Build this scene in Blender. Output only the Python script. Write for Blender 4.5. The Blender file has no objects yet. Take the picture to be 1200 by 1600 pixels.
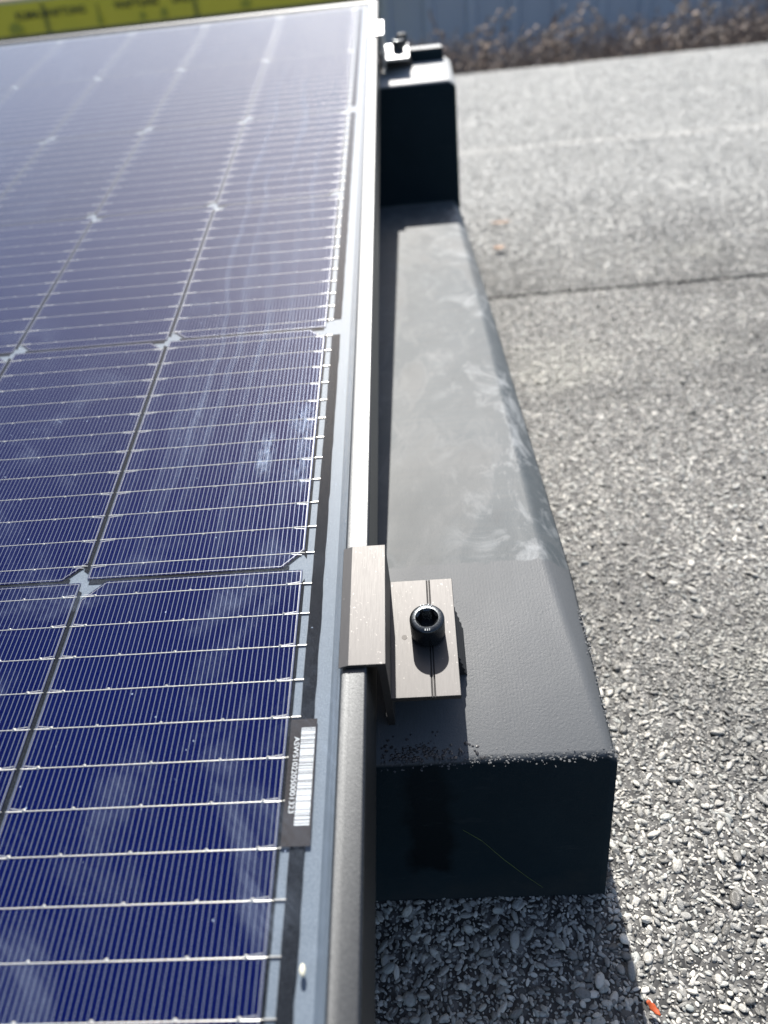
import bpy, bmesh, math, random
import numpy as np
from mathutils import Matrix, Vector, Euler, noise

scene = bpy.context.scene
COL = scene.collection
R = math.radians

# ------------------------------------------------------------------ camera
cam_d = bpy.data.cameras.new('camera')
cam = bpy.data.objects.new('camera', cam_d); COL.objects.link(cam)
right = Vector((0.9956733, 0.0143273, -0.0918118))
down = Vector((-0.0651462, -0.5969300, -0.7996440))
fwd = Vector((-0.0662620, 0.8021654, -0.5934139))
m3 = Matrix((right, -down, -fwd)).transposed()
cam.matrix_world = Matrix.Translation((0.0567007, -1.1432849, 0.3469475)) @ m3.to_4x4()
cam_d.sensor_fit = 'VERTICAL'; cam_d.sensor_height = 36.0; cam_d.sensor_width = 27.0
cam_d.lens = 1155.0 / 1600.0 * 36.0
cam_d.clip_start = 0.01; cam_d.clip_end = 600.0
cam_d.dof.use_dof = True
cam_d.dof.focus_distance = 0.315
cam_d.dof.aperture_fstop = 7.5
scene.camera = cam

# ------------------------------------------------------------------ sky and sun
SUN_EL, SUN_AZ = R(50.5), R(-4.2)          # azimuth from +Y towards +X
world = bpy.data.worlds.new("World"); scene.world = world
world.use_nodes = True
wn = world.node_tree
sky = wn.nodes.new('ShaderNodeTexSky'); sky.sky_type = 'NISHITA'; sky.sun_disc = False
sky.sun_elevation = SUN_EL; sky.sun_rotation = SUN_AZ
sky.air_density = 1.0; sky.dust_density = 2.0; sky.ozone_density = 1.0
bg = wn.nodes['Background']; bg.inputs['Strength'].default_value = 0.082
wn.links.new(sky.outputs['Color'], bg.inputs['Color'])
sd = bpy.data.lights.new('sun', 'SUN'); sun = bpy.data.objects.new('sun', sd); COL.objects.link(sun)
sd.energy = 5.0; sd.angle = R(0.53); sd.color = (1.0, 0.955, 0.89)
sv = Vector((math.sin(SUN_AZ) * math.cos(SUN_EL), math.cos(SUN_AZ) * math.cos(SUN_EL), math.sin(SUN_EL)))
sun.rotation_euler = sv.to_track_quat('Z', 'Y').to_euler()
sun.location = sv * 20

scene.render.engine = 'CYCLES'
scene.view_settings.view_transform = 'Standard'
scene.view_settings.look = 'None'
scene.view_settings.exposure = 0.92
scene.view_settings.gamma = 1.0
scene.cycles.max_bounces = 8
scene.cycles.transparent_max_bounces = 8
scene.cycles.caustics_reflective = False
scene.cycles.caustics_refractive = False
scene.cycles.sample_clamp_indirect = 4.0
scene.cycles.use_denoising = True

random.seed(7); rng = np.random.default_rng(7)

# ------------------------------------------------------------------ node helpers
class NT:
    def __init__(self, name):
        self.m = bpy.data.materials.new(name); self.m.use_nodes = True
        self.t = self.m.node_tree; self.n = self.t.nodes; self.l = self.t.links
        self.b = self.n['Principled BSDF']; self.o = self.n['Material Output']
        self.tc = None
    def new(self, typ, **kw):
        nd = self.n.new(typ)
        for k, v in kw.items(): setattr(nd, k, v)
        return nd
    def put(self, sock, v):
        if isinstance(v, bpy.types.NodeSocket): self.l.new(v, sock)
        elif v is not None: sock.default_value = v
    def obj(self):
        if self.tc is None: self.tc = self.new('ShaderNodeTexCoord')
        return self.tc.outputs['Object']
    def math(self, op, a, b=None, c=None, clamp=False):
        nd = self.new('ShaderNodeMath', operation=op, use_clamp=clamp)
        self.put(nd.inputs[0], a)
        if b is not None: self.put(nd.inputs[1], b)
        if c is not None: self.put(nd.inputs[2], c)
        return nd.outputs[0]
    def vmul(self, v, s):
        nd = self.new('ShaderNodeVectorMath', operation='MULTIPLY')
        self.put(nd.inputs[0], v); nd.inputs[1].default_value = s
        return nd.outputs[0]
    def vadd(self, v, s):
        nd = self.new('ShaderNodeVectorMath', operation='ADD')
        self.put(nd.inputs[0], v); self.put(nd.inputs[1], s)
        return nd.outputs[0]
    def noise(self, v, scale, detail=4, rough=0.55, dist=0.0, col=False):
        nd = self.new('ShaderNodeTexNoise')
        self.put(nd.inputs['Vector'], v)
        nd.inputs['Scale'].default_value = scale; nd.inputs['Detail'].default_value = detail
        nd.inputs['Roughness'].default_value = rough; nd.inputs['Distortion'].default_value = dist
        return nd.outputs['Color' if col else 'Fac']
    def voro(self, v, scale, feature='F1', out='Distance', rand=1.0):
        nd = self.new('ShaderNodeTexVoronoi', feature=feature)
        self.put(nd.inputs['Vector'], v); nd.inputs['Scale'].default_value = scale
        nd.inputs['Randomness'].default_value = rand
        return nd.outputs[out]
    def map(self, v, a, b, c=0.0, d=1.0, smooth=False):
        nd = self.new('ShaderNodeMapRange', clamp=True)
        if smooth: nd.interpolation_type = 'SMOOTHSTEP'
        self.put(nd.inputs[0], v)
        for i, q in enumerate((a, b, c, d)): self.put(nd.inputs[1 + i], q)
        return nd.outputs[0]
    def ramp(self, v, stops, interp='LINEAR'):
        nd = self.new('ShaderNodeValToRGB'); cr = nd.color_ramp; cr.interpolation = interp
        while len(cr.elements) < len(stops): cr.elements.new(0.5)
        for e, (p, c) in zip(cr.elements, stops):
            e.position = p; e.color = (c if len(c) == 4 else (*c, 1.0))
        self.put(nd.inputs[0], v)
        return nd.outputs[0]
    def mix(self, f, a, b, blend='MIX'):
        nd = self.new('ShaderNodeMix', data_type='RGBA', blend_type=blend)
        self.put(nd.inputs[0], f)
        for s, v in ((nd.inputs[6], a), (nd.inputs[7], b)):
            if isinstance(v, tuple) and len(v) == 3: v = (*v, 1.0)
            self.put(s, v)
        return nd.outputs[2]
    def sep(self, v):
        nd = self.new('ShaderNodeSeparateXYZ'); self.put(nd.inputs[0], v); return nd.outputs
    def comb(self, x, y, z):
        nd = self.new('ShaderNodeCombineXYZ')
        for i, q in enumerate((x, y, z)): self.put(nd.inputs[i], q)
        return nd.outputs[0]
    def bump(self, h, strength=0.3, dist=0.001, normal=None):
        nd = self.new('ShaderNodeBump'); nd.inputs['Strength'].default_value = strength
        nd.inputs['Distance'].default_value = dist; self.put(nd.inputs['Height'], h)
        if normal is not None: self.put(nd.inputs['Normal'], normal)
        return nd.outputs[0]
    def set(self, **kw):
        names = dict(color='Base Color', rough='Roughness', metal='Metallic', normal='Normal',
                     spec='Specular IOR Level', coat='Coat Weight', coatr='Coat Roughness', ior='IOR',
                     aniso='Anisotropic', sheen='Sheen Weight')
        for k, v in kw.items():
            if isinstance(v, tuple) and len(v) == 3: v = (*v, 1.0)
            self.put(self.b.inputs[names[k]], v)
        return self

def simple(name, col, rough=0.5, metal=0.0, spec=0.5):
    return NT(name).set(color=col, rough=rough, metal=metal, spec=spec).m

# ------------------------------------------------------------------ materials
def mat_frame():
    t = NT('anodised_frame'); o = t.obj()
    n = t.noise(o, 1700, 2)
    n2 = t.noise(o, 1100, 2)
    c = t.mix(n2, (0.066, 0.069, 0.071), (0.118, 0.122, 0.125))
    r = t.map(n, 0.3, 0.7, 0.42, 0.52)
    t.set(color=c, metal=1.0, rough=r, normal=t.bump(n, 0.12, 0.0003)); return t.m
def mat_clamp():
    t = NT('brushed_aluminium'); o = t.obj()
    n = t.noise(t.vmul(o, (5200, 160, 5200)), 1.0, 2)
    n2 = t.noise(o, 900, 2)
    spk = t.map(n2, 0.68, 0.74)
    c = t.mix(n, (0.098, 0.096, 0.095), (0.122, 0.119, 0.118))
    c = t.mix(t.math('MULTIPLY', spk, 0.5), c, (0.30, 0.29, 0.28))
    t.set(color=c, metal=1.0, rough=t.map(n, 0.3, 0.7, 0.54, 0.60), normal=t.bump(n, 0.05, 0.00008)); return t.m
def mat_bolt():
    t = NT('black_oxide_steel'); o = t.obj()
    n = t.noise(o, 1400, 3)
    t.set(color=t.mix(n, (0.05, 0.056, 0.062), (0.09, 0.098, 0.105)), metal=0.9, rough=t.map(n, 0.3, 0.7, 0.22, 0.34), spec=0.6,
          normal=t.bump(n, 0.15, 0.0002)); return t.m
def mat_cell():
    t = NT('blue_silicon'); o = t.obj()
    s = t.sep(o)
    pitch = 0.00205
    ph = t.math('FRACT', t.math('MULTIPLY_ADD', s[0], 1.0 / pitch, 0.5))
    d = t.math('ABSOLUTE', t.math('SUBTRACT', ph, 0.5))
    finger = t.math('LESS_THAN', d, 0.066)
    n = t.noise(t.vmul(o, (1, 1, 1)), 2600, 2, 0.6)
    oi = t.new('ShaderNodeObjectInfo')
    n2 = t.math('MULTIPLY_ADD', oi.outputs['Random'], 0.55, t.math('MULTIPLY', t.noise(t.vadd(o, oi.outputs['Location']), 14, 3), 0.55), clamp=True)
    base = t.mix(n2, (0.0003, 0.0014, 0.026), (0.0006, 0.0030, 0.048))
    base = t.mix(t.map(n, 0.3, 0.75), base, (0.0012, 0.0050, 0.054), 'MIX')
    base2 = t.mix(t.math('MULTIPLY', t.map(n, 0.60, 0.75), 0.30), base, (0.012, 0.026, 0.10))
    c = t.mix(finger, base2, (0.140, 0.158, 0.215))
    t.set(color=c, rough=t.map(finger, 0, 1, 0.45, 0.35), metal=t.math('MULTIPLY', finger, 0.2), spec=0.0); return t.m
def mat_silver():
    t = NT('tinned_ribbon'); n = t.noise(t.obj(), 3000, 3)
    t.set(color=(0.56, 0.545, 0.51), metal=0.7, rough=t.map(n, 0.3, 0.7, 0.32, 0.50), normal=t.bump(n, 0.4, 0.0001)); return t.m
def mat_glass():
    t = NT('dusty_solar_glass'); o = t.obj()
    # fine rolled texture
    tex = t.noise(o, 1500, 2)
    nrm = t.bump(tex, 0.06, 0.00005)
    lw = t.new('ShaderNodeLayerWeight'); lw.inputs['Blend'].default_value = 0.5
    fres = t.math('MULTIPLY_ADD', t.math('POWER', lw.outputs['Facing'], 3.8), 0.990, 0.010)   # Schlick, alike from both sides
    tr = t.new('ShaderNodeBsdfTransparent'); tr.inputs[0].default_value = (0.95, 0.965, 0.97, 1)
    g1 = t.new('ShaderNodeBsdfGlossy'); g1.inputs['Roughness'].default_value = 0.035; t.put(g1.inputs['Normal'], nrm)
    g2 = t.new('ShaderNodeBsdfGlossy'); g2.inputs['Roughness'].default_value = 0.48; t.put(g2.inputs['Normal'], nrm)
    gm = t.new('ShaderNodeMixShader'); gm.inputs[0].default_value = 0.030
    t.l.new(g1.outputs[0], gm.inputs[1]); t.l.new(g2.outputs[0], gm.inputs[2])
    mx = t.new('ShaderNodeMixShader'); t.l.new(fres, mx.inputs[0])
    t.l.new(tr.outputs[0], mx.inputs[1]); t.l.new(gm.outputs[0], mx.inputs[2])
    # dust film with wipe marks and specks, plus painted sun reflections
    so = t.sep(o)
    def window(v, lo, hi, soft): return t.math('MULTIPLY', t.map(v, lo - soft, lo + soft, smooth=True), t.map(v, hi - soft, hi + soft, 1.0, 0.0, smooth=True))
    wob = t.math('MULTIPLY_ADD', t.math('SUBTRACT', t.noise(o, 6, 3), 0.5), 0.05, so[0])
    streak = t.noise(t.comb(t.math('MULTIPLY', wob, 150), t.math('MULTIPLY', so[1], 2.2), 0.0), 1.0, 4, 0.6)
    streak = t.math('MULTIPLY', t.map(streak, 0.50, 0.78), t.math('MULTIPLY', window(so[0], -0.115, -0.034, 0.022), window(so[1], 0.24, 0.86, 0.10)))  # pale bands paint sun reflections into the film
    blot = t.noise(t.vmul(o, (1.0, 0.8, 1)), 17, 5, 0.62, 0.9)
    cloudy = t.math('MULTIPLY', t.map(blot, 0.50, 0.74, smooth=True), t.map(so[1], 0.02, 0.42, 1.0, 0.30))
    rub = t.noise(t.vmul(t.vadd(t.comb(t.math('ADD', so[0], so[1]), t.math('SUBTRACT', so[0], so[1]), 0.0), (3.0, 1.0, 0)), (260, 24, 1)), 1.0, 3, 0.6)
    cloudy = t.math('MULTIPLY', cloudy, t.map(rub, 0.34, 0.66, 0.35, 1.25))
    arc = t.new('ShaderNodeVectorMath', operation='DISTANCE'); t.l.new(o, arc.inputs[0]); arc.inputs[1].default_value = (-0.165, 0.02, 0.034)
    swirl = t.noise(t.comb(t.math('MULTIPLY', arc.outputs['Value'], 900), t.math('MULTIPLY', so[1], 9.0), 0.0), 1.0, 3, 0.6)
    swirl = t.math('MULTIPLY', t.map(swirl, 0.56, 0.70), t.math('MULTIPLY', t.map(t.noise(t.vadd(o, (2.0, 5.0, 0.0)), 13, 3), 0.47, 0.62), t.map(so[1], 0.16, 0.30, 1.0, 0.12)))
    def blob(cx, cy, rx, ry):
        e = t.math('ADD', t.math('POWER', t.math('DIVIDE', t.math('SUBTRACT', so[0], cx), rx), 2.0), t.math('POWER', t.math('DIVIDE', t.math('SUBTRACT', so[1], cy), ry), 2.0))
        return t.map(e, 0.0, 1.0, 1.0, 0.0, smooth=True)
    glint = t.math('ADD', t.math('ADD', blob(-0.0345, 0.292, 0.0065, 0.016), blob(-0.052, 0.268, 0.0055, 0.022)), t.math('MULTIPLY', blob(-0.034, 0.262, 0.005, 0.03), 0.6))  # sun glint painted as small blobs in the film
    glint = t.math('MULTIPLY', glint, t.map(t.noise(t.vmul(o, (420, 90, 1)), 1.0, 4, 0.7), 0.40, 0.66))
    specks = t.math('LESS_THAN', t.voro(o, 210), 0.06)
    keep = t.math('GREATER_THAN', t.noise(o, 90, 2), 0.58)
    specks = t.math('MULTIPLY', specks, keep)
    fine = t.map(t.noise(o, 3400, 1), 0.60, 0.72)
    film = t.math('MULTIPLY_ADD', cloudy, 0.19, t.math('MULTIPLY', streak, 0.30))
    film = t.math('MULTIPLY', film, t.math('MULTIPLY_ADD', fine, 1.2, 0.5))
    film = t.math('ADD', film, t.math('MULTIPLY_ADD', fine, 0.005, 0.0005))
    edge = t.map(t.math('ADD', so[0], t.math('MULTIPLY', t.noise(o, 220, 2), 0.002)), -0.0135, -0.0105)
    estreak = t.noise(t.vmul(o, (700, 14, 1)), 1.0, 4, 0.65)
    film = t.math('MULTIPLY_ADD', swirl, 0.07, film)
    film = t.math('MULTIPLY_ADD', glint, 0.42, film)
    film = t.math('MULTIPLY_ADD', edge, t.map(estreak, 0.40, 0.72, 0.01, 0.13), film)  # streaky reflections painted along the glass margin
    film = t.math('MAXIMUM', film, t.math('MULTIPLY', specks, 0.75), clamp=True)
    df = t.new('ShaderNodeBsdfDiffuse'); df.inputs[0].default_value = (0.46, 0.56, 0.72, 1)
    m2 = t.new('ShaderNodeMixShader'); t.l.new(film, m2.inputs[0])
    t.l.new(mx.outputs[0], m2.inputs[1]); t.l.new(df.outputs[0], m2.inputs[2])
    t.l.new(m2.outputs[0], t.o.inputs[0]); t.n.remove(t.b)
    return t.m
def mat_backsheet():
    t = NT('pale_backsheet'); o = t.obj()
    n = t.noise(o, 2200, 2); n2 = t.noise(t.vmul(o, (120, 14, 1)), 1.0, 3)
    c = t.mix(n2, (0.11, 0.138, 0.175), (0.16, 0.19, 0.23))
    c = t.mix(t.map(n, 0.45, 0.7), c, (0.21, 0.245, 0.285))
    t.set(color=c, rough=0.5, spec=0.16); return t.m
def mat_grid():
    t = NT('black_grid_print'); o = t.obj()
    n = t.noise(o, 3000, 2)
    c = t.mix(t.map(n, 0.5, 0.75), (0.012, 0.014, 0.018), (0.05, 0.055, 0.065))
    t.set(color=c, rough=0.6, spec=0.0); return t.m
def mat_label():
    t = NT('charcoal_label'); n = t.noise(t.obj(), 900, 3)
    t.set(color=t.mix(n, (0.035, 0.032, 0.034), (0.065, 0.06, 0.06)), rough=0.6, spec=0.0); return t.m
def mat_block():
    t = NT('grey_ballast'); o = t.obj(); s = t.sep(o)
    # object origin: block base at panel side; y runs along the block
    big = t.noise(t.vmul(o, (1.0, 0.5, 1.0)), 13, 6, 0.55, 0.3)
    cloud = t.noise(t.vmul(o, (1.0, 0.8, 1.0)), 11, 4, 0.55, 0.4)
    fine = t.noise(o, 900, 4, 0.6)
    streak = t.noise(t.vmul(o, (30, 300, 30)), 1.0, 3)
    c = t.mix(cloud, (0.054, 0.067, 0.076), (0.094, 0.110, 0.120))
    c = t.mix(t.math('MULTIPLY', t.map(streak, 0.4, 0.75), 0.35), c, (0.128, 0.131, 0.128))
    # dried puddle rims
    rim = t.math('ABSOLUTE', t.math('SUBTRACT', big, 0.53))
    rim = t.map(rim, 0.0, 0.022, 1.0, 0.0)
    inside = t.map(big, 0.53, 0.56)
    c = t.mix(t.math('MULTIPLY', inside, 0.42), c, (0.142, 0.142, 0.138))
    mott = t.noise(t.vmul(o, (1.4, 0.6, 1)), 46, 6, 0.7, 0.8)
    c = t.mix(t.math('MULTIPLY', t.map(mott, 0.52, 0.70), 0.45), c, (0.19, 0.197, 0.20))
    c = t.mix(t.math('MULTIPLY', t.map(mott, 0.30, 0.45, 1.0, 0.0), 0.5), c, (0.05, 0.055, 0.06))
    c = t.mix(t.math('MULTIPLY', rim, 0.36), c, (0.19, 0.196, 0.20))
    c = t.mix(t.map(t.math('MULTIPLY_ADD', t.noise(o, 9, 4), 0.22, s[1]), 0.18, 0.80, 0.52, 0.0), c, (0.048, 0.056, 0.061))   # darker towards the low end
    cs = t.noise(t.vmul(o, (24, 5, 1)), 1.0, 4, 0.6)
    c = t.mix(t.map(cs, 0.50, 0.72, 0.0, 0.40), c, (0.060, 0.066, 0.070))
    # chalky bloom towards the outer edge
    edge = t.map(s[0], 0.055, 0.112)
    bl = t.map(t.noise(t.vmul(o, (1, 0.7, 1)), 30, 6, 0.7, 1.2), 0.50, 0.66)
    bl = t.math('MULTIPLY', t.math('MULTIPLY', bl, edge), 0.75)
    c = t.mix(bl, c, (0.29, 0.305, 0.315))
    c = t.mix(t.math('MULTIPLY', t.map(s[2], 0.19, 0.21), t.map(t.noise(o, 60, 4), 0.2, 0.5, 0.6, 1.0)), c, (0.40, 0.41, 0.41))   # sun glare painted pale on top of the tall end
    # newer, darker coating over the low front end (worn border, not a shade)
    jag = t.noise(o, 160, 3)
    ycoat = t.math('MULTIPLY_ADD', jag, 0.006, s[1])
    coat = t.map(ycoat, 0.1125, 0.1140, 1.0, 0.0)
    cc = t.mix(t.noise(t.vmul(o, (1, .25, 1)), 60, 4), (0.074, 0.080, 0.086), (0.104, 0.111, 0.118))
    wave = t.math('SINE', t.math('MULTIPLY_ADD', t.noise(o, 25, 2), 4.0, t.math('MULTIPLY', s[0], 4200)))
    wave = t.math('MULTIPLY', wave, t.map(t.noise(t.vmul(o, (1, .15, 1)), 70, 3), 0.40, 0.62))
    cc = t.mix(t.math('MULTIPLY', t.map(wave, 0.2, 1.0), 0.10), cc, (0.17, 0.17, 0.17))
    c = t.mix(coat, c, cc)
    grit = t.math('LESS_THAN', t.voro(o, 260), 0.05)
    grit = t.math('MULTIPLY', grit, t.math('GREATER_THAN', t.noise(o, 70, 2), 0.55))
    # deep shade painted onto the cast vertical sides, nearly black
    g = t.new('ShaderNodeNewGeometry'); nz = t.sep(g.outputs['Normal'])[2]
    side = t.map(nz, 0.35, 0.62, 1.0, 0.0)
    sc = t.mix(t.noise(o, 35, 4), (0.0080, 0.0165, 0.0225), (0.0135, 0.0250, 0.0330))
    # wet run on the front face
    wy = t.math('ABSOLUTE', t.math('SUBTRACT', s[0], 0.047))
    wy = t.math('MULTIPLY_ADD', t.math('SUBTRACT', t.noise(o, 60, 3), 0.5), 0.018, wy)
    wet = t.math('MULTIPLY', t.map(wy, 0.007, 0.0125, 1.0, 0.0), t.map(t.math('MULTIPLY_ADD', t.noise(o, 90, 3), 0.02, s[2]), 0.030, 0.036))
    wet = t.math('MULTIPLY', wet, t.map(s[1], 0.0, 0.02, 1.0, 0.0))
    sc = t.mix(t.math('MULTIPLY', wet, 0.85), sc, (0.0010, 0.0013, 0.0018))
    scuff = t.map(t.noise(t.vmul(o, (40, 40, 160)), 1.0, 5, 0.7), 0.60, 0.75)
    sc = t.mix(t.math('MULTIPLY', scuff, 0.35), sc, (0.035, 0.045, 0.05))
    sdust = t.math('MULTIPLY', t.map(t.math('MULTIPLY_ADD', t.noise(o, 70, 4), 0.03, s[2]), 0.012, 0.034, 1.0, 0.0), 0.45)
    sc = t.mix(sdust, sc, (0.05, 0.052, 0.05))
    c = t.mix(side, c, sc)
    # worn, chipped arrises
    bv = t.new('ShaderNodeBevel', samples=4); bv.inputs['Radius'].default_value = 0.0045
    dt = t.new('ShaderNodeVectorMath', operation='DOT_PRODUCT'); t.l.new(bv.outputs[0], dt.inputs[0]); t.l.new(g.outputs['Normal'], dt.inputs[1])
    worn = t.math('MULTIPLY', t.map(dt.outputs['Value'], 0.90, 0.985, 1.0, 0.0), t.map(t.noise(o, 330, 4, 0.7), 0.44, 0.62))
    worn = t.math('MULTIPLY', worn, t.map(nz, 0.25, 0.5))
    c = t.mix(t.math('MULTIPLY', worn, 0.55), c, (0.16, 0.168, 0.17))
    h = t.math('ADD', t.math('MULTIPLY', fine, 0.5), t.math('MULTIPLY', t.math('MULTIPLY', t.math('MULTIPLY', wave, coat), t.math('SUBTRACT', 1.0, side)), 0.035))
    h = t.math('ADD', h, t.math('MULTIPLY', t.noise(o, 3200, 2), 0.3))
    pits = t.map(t.voro(o, 420), 0.10, 0.30)
    h = t.math('MULTIPLY_ADD', pits, 0.12, h)
    t.set(color=c, rough=t.math('MULTIPLY_ADD', side, 0.25, t.map(cloud, 0.3, 0.7, 0.50, 0.62)), spec=t.math('MULTIPLY_ADD', side, -0.22, 0.32), normal=t.bump(h, 0.35, 0.0008))
    return t.m
def mat_pebble():
    t = NT('river_pebble')
    oi = t.new('ShaderNodeObjectInfo'); g = t.new('ShaderNodeNewGeometry')
    pos = g.outputs['Position']
    c = t.ramp(oi.outputs['Random'], [(0.0, (0.035, 0.037, 0.038)), (0.18, (0.105, 0.108, 0.106)), (0.38, (0.23, 0.235, 0.23)),
                                      (0.58, (0.38, 0.37, 0.34)), (0.72, (0.29, 0.312, 0.303)), (0.86, (0.48, 0.46, 0.415)), (1.0, (0.66, 0.64, 0.59))])
    n = t.noise(t.obj(), 1.2, 3)
    c = t.mix(t.math('MULTIPLY', n, 0.35), c, (0.46, 0.435, 0.385))
    dirt = t.noise(t.vmul(pos, (1.0, 1.5, 1)), 3.4, 5, 0.62, 0.4)
    c = t.mix(t.map(dirt, 0.47, 0.62, 0.0, 0.60), c, (0.10, 0.10, 0.094))
    lich = t.map(t.noise(t.vadd(pos, (3.1, 1.7, 0)), 5.0, 3, 0.5), 0.60, 0.74, 0.0, 0.40)
    c = t.mix(lich, c, (0.56, 0.55, 0.48))
    farpale = t.map(t.math('MULTIPLY_ADD', t.noise(pos, 5.0, 3), 0.3, t.sep(pos)[1]), -0.12, 0.35, 0.0, 0.60)  # stones turn paler towards the far roof edge
    c = t.mix(farpale, c, (0.56, 0.565, 0.54))
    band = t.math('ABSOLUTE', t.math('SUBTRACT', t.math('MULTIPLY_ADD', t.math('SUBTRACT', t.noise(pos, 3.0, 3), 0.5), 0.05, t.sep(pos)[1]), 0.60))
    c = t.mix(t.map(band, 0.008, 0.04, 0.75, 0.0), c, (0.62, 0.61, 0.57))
    t.set(color=c, rough=t.map(n, 0.3, 0.7, 0.26, 0.5), spec=0.5, normal=t.bump(t.noise(t.obj(), 4.0, 3), 0.25, 0.2)); return t.m
def mat_roof():
    t = NT('bitumen_roof'); g = t.new('ShaderNodeNewGeometry'); pos = g.outputs['Position']
    v = t.voro(pos, 170, out='Color'); d = t.voro(pos, 170)
    lum = t.sep(v)[0]
    c = t.ramp(lum, [(0.0, (0.018, 0.018, 0.018)), (0.5, (0.06, 0.06, 0.057)), (1.0, (0.15, 0.147, 0.14))])
    gap = t.map(d, 0.42, 0.6)
    c = t.mix(gap, c, (0.02, 0.02, 0.02))
    t.set(color=c, rough=0.6, normal=t.bump(t.math('SUBTRACT', 1.0, d), 0.6, 0.002)); return t.m

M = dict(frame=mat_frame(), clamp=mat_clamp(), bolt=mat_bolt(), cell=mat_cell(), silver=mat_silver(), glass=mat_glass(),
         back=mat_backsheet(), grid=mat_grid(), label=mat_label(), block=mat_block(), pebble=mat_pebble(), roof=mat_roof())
M['white_ink'] = simple('white_ink', (0.66, 0.68, 0.70), 0.5, 0.0, 0.0)
M['rubber'] = simple('black_rubber', (0.02, 0.021, 0.023), 0.45)
M['dark_groove'] = simple('dark_groove', (0.05, 0.047, 0.045), 0.5, 0.5)
M['grass'] = simple('grass_green', (0.085, 0.13, 0.03), 0.6)

# ------------------------------------------------------------------ object helpers
def link(o, parent=None):
    COL.objects.link(o)
    if parent is not None: o.parent = parent
    return o
def tag(o, label=None, cat=None, group=None, kind=None):
    if label: o['label'] = label
    if cat: o['category'] = cat
    if group: o['group'] = group
    if kind: o['kind'] = kind
    return o
def empty(name, loc, rot=(0, 0, 0)):
    o = bpy.data.objects.new(name, None); o.empty_display_size = 0.05
    o.location = loc; o.rotation_euler = rot
    return link(o)
def from_pydata(name, verts, faces, mats, parent=None, smooth=False, idx=None):
    me = bpy.data.meshes.new(name); me.from_pydata([tuple(v) for v in verts], [], faces)
    for m in (mats if isinstance(mats, (list, tuple)) else [mats]): me.materials.append(m)
    if idx is not None: me.polygons.foreach_set('material_index', idx)
    if smooth: me.polygons.foreach_set('use_smooth', [True] * len(me.polygons))
    me.validate(); me.update()
    return link(bpy.data.objects.new(name, me), parent)
def from_bm(name, bm, mats, parent=None, smooth=False):
    bmesh.ops.recalc_face_normals(bm, faces=bm.faces)
    me = bpy.data.meshes.new(name); bm.to_mesh(me); bm.free()
    for m in (mats if isinstance(mats, (list, tuple)) else [mats]): me.materials.append(m)
    if smooth: me.polygons.foreach_set('use_smooth', [True] * len(me.polygons))
    return link(bpy.data.objects.new(name, me), parent)
def bevel(o, w, seg=2, angle=30):
    md = o.modifiers.new('bevel', 'BEVEL'); md.width = w; md.segments = seg; md.limit_method = 'ANGLE'; md.angle_limit = R(angle)
    md.harden_normals = False
    return o
def box(bm, x0, x1, y0, y1, z0, z1, mi=0):
    v = [bm.verts.new(p) for p in ((x0, y0, z0), (x1, y0, z0), (x1, y1, z0), (x0, y1, z0), (x0, y0, z1), (x1, y0, z1), (x1, y1, z1), (x0, y1, z1))]
    for f in ((3, 2, 1, 0), (4, 5, 6, 7), (0, 1, 5, 4), (1, 2, 6, 5), (2, 3, 7, 6), (3, 0, 4, 7)):
        bm.faces.new([v[i] for i in f]).material_index = mi
def poly(bm, pts, z, mi=0):
    f = bm.faces.new([bm.verts.new((p[0], p[1], z)) for p in pts]); f.material_index = mi
    if f.normal.z < 0: f.normal_flip()
    f.normal_update()
    if f.normal.z < 0: f.normal_flip()
    return f
def text_mesh(name, body, size, mat, parent, extrude=0.0, space=1.0, bold=0.0):
    cu = bpy.data.curves.new(name, 'FONT'); cu.body = body; cu.size = size; cu.extrude = extrude; cu.space_character = space; cu.offset = bold
    tmp = bpy.data.objects.new(name + '_tmp', cu); COL.objects.link(tmp)
    dg = bpy.context.evaluated_depsgraph_get()
    me = bpy.data.meshes.new_from_object(tmp.evaluated_get(dg))
    bpy.data.objects.remove(tmp); bpy.data.curves.remove(cu)
    me.name = name; me.materials.clear(); me.materials.append(mat)
    return link(bpy.data.objects.new(name, me), parent)

# ================================================================== SETTING
# ------------------------------------------------------------------ ground and roof
bm = bmesh.new(); poly(bm, ((-250, -250), (250, -250), (250, 250), (-250, 250)), -0.35)
t = NT('dark_soil'); t.set(color=t.mix(t.noise(t.obj(), 2.0, 5), (0.05, 0.042, 0.035), (0.10, 0.085, 0.065)), rough=0.9)
tag(from_bm('ground', bm, t.m), kind='structure')
SEAM = -0.243
bm = bmesh.new(); box(bm, -6, 6, -4, 1.93, -0.30, 0.0)
tag(from_bm('roof_surface', bm, M['roof']), kind='structure')
bm = bmesh.new()
box(bm, -6, 6, SEAM, 1.925, 0.0005, 0.0018)
tag(from_bm('roof_overlap', bm, M['roof']), kind='structure')

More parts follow.
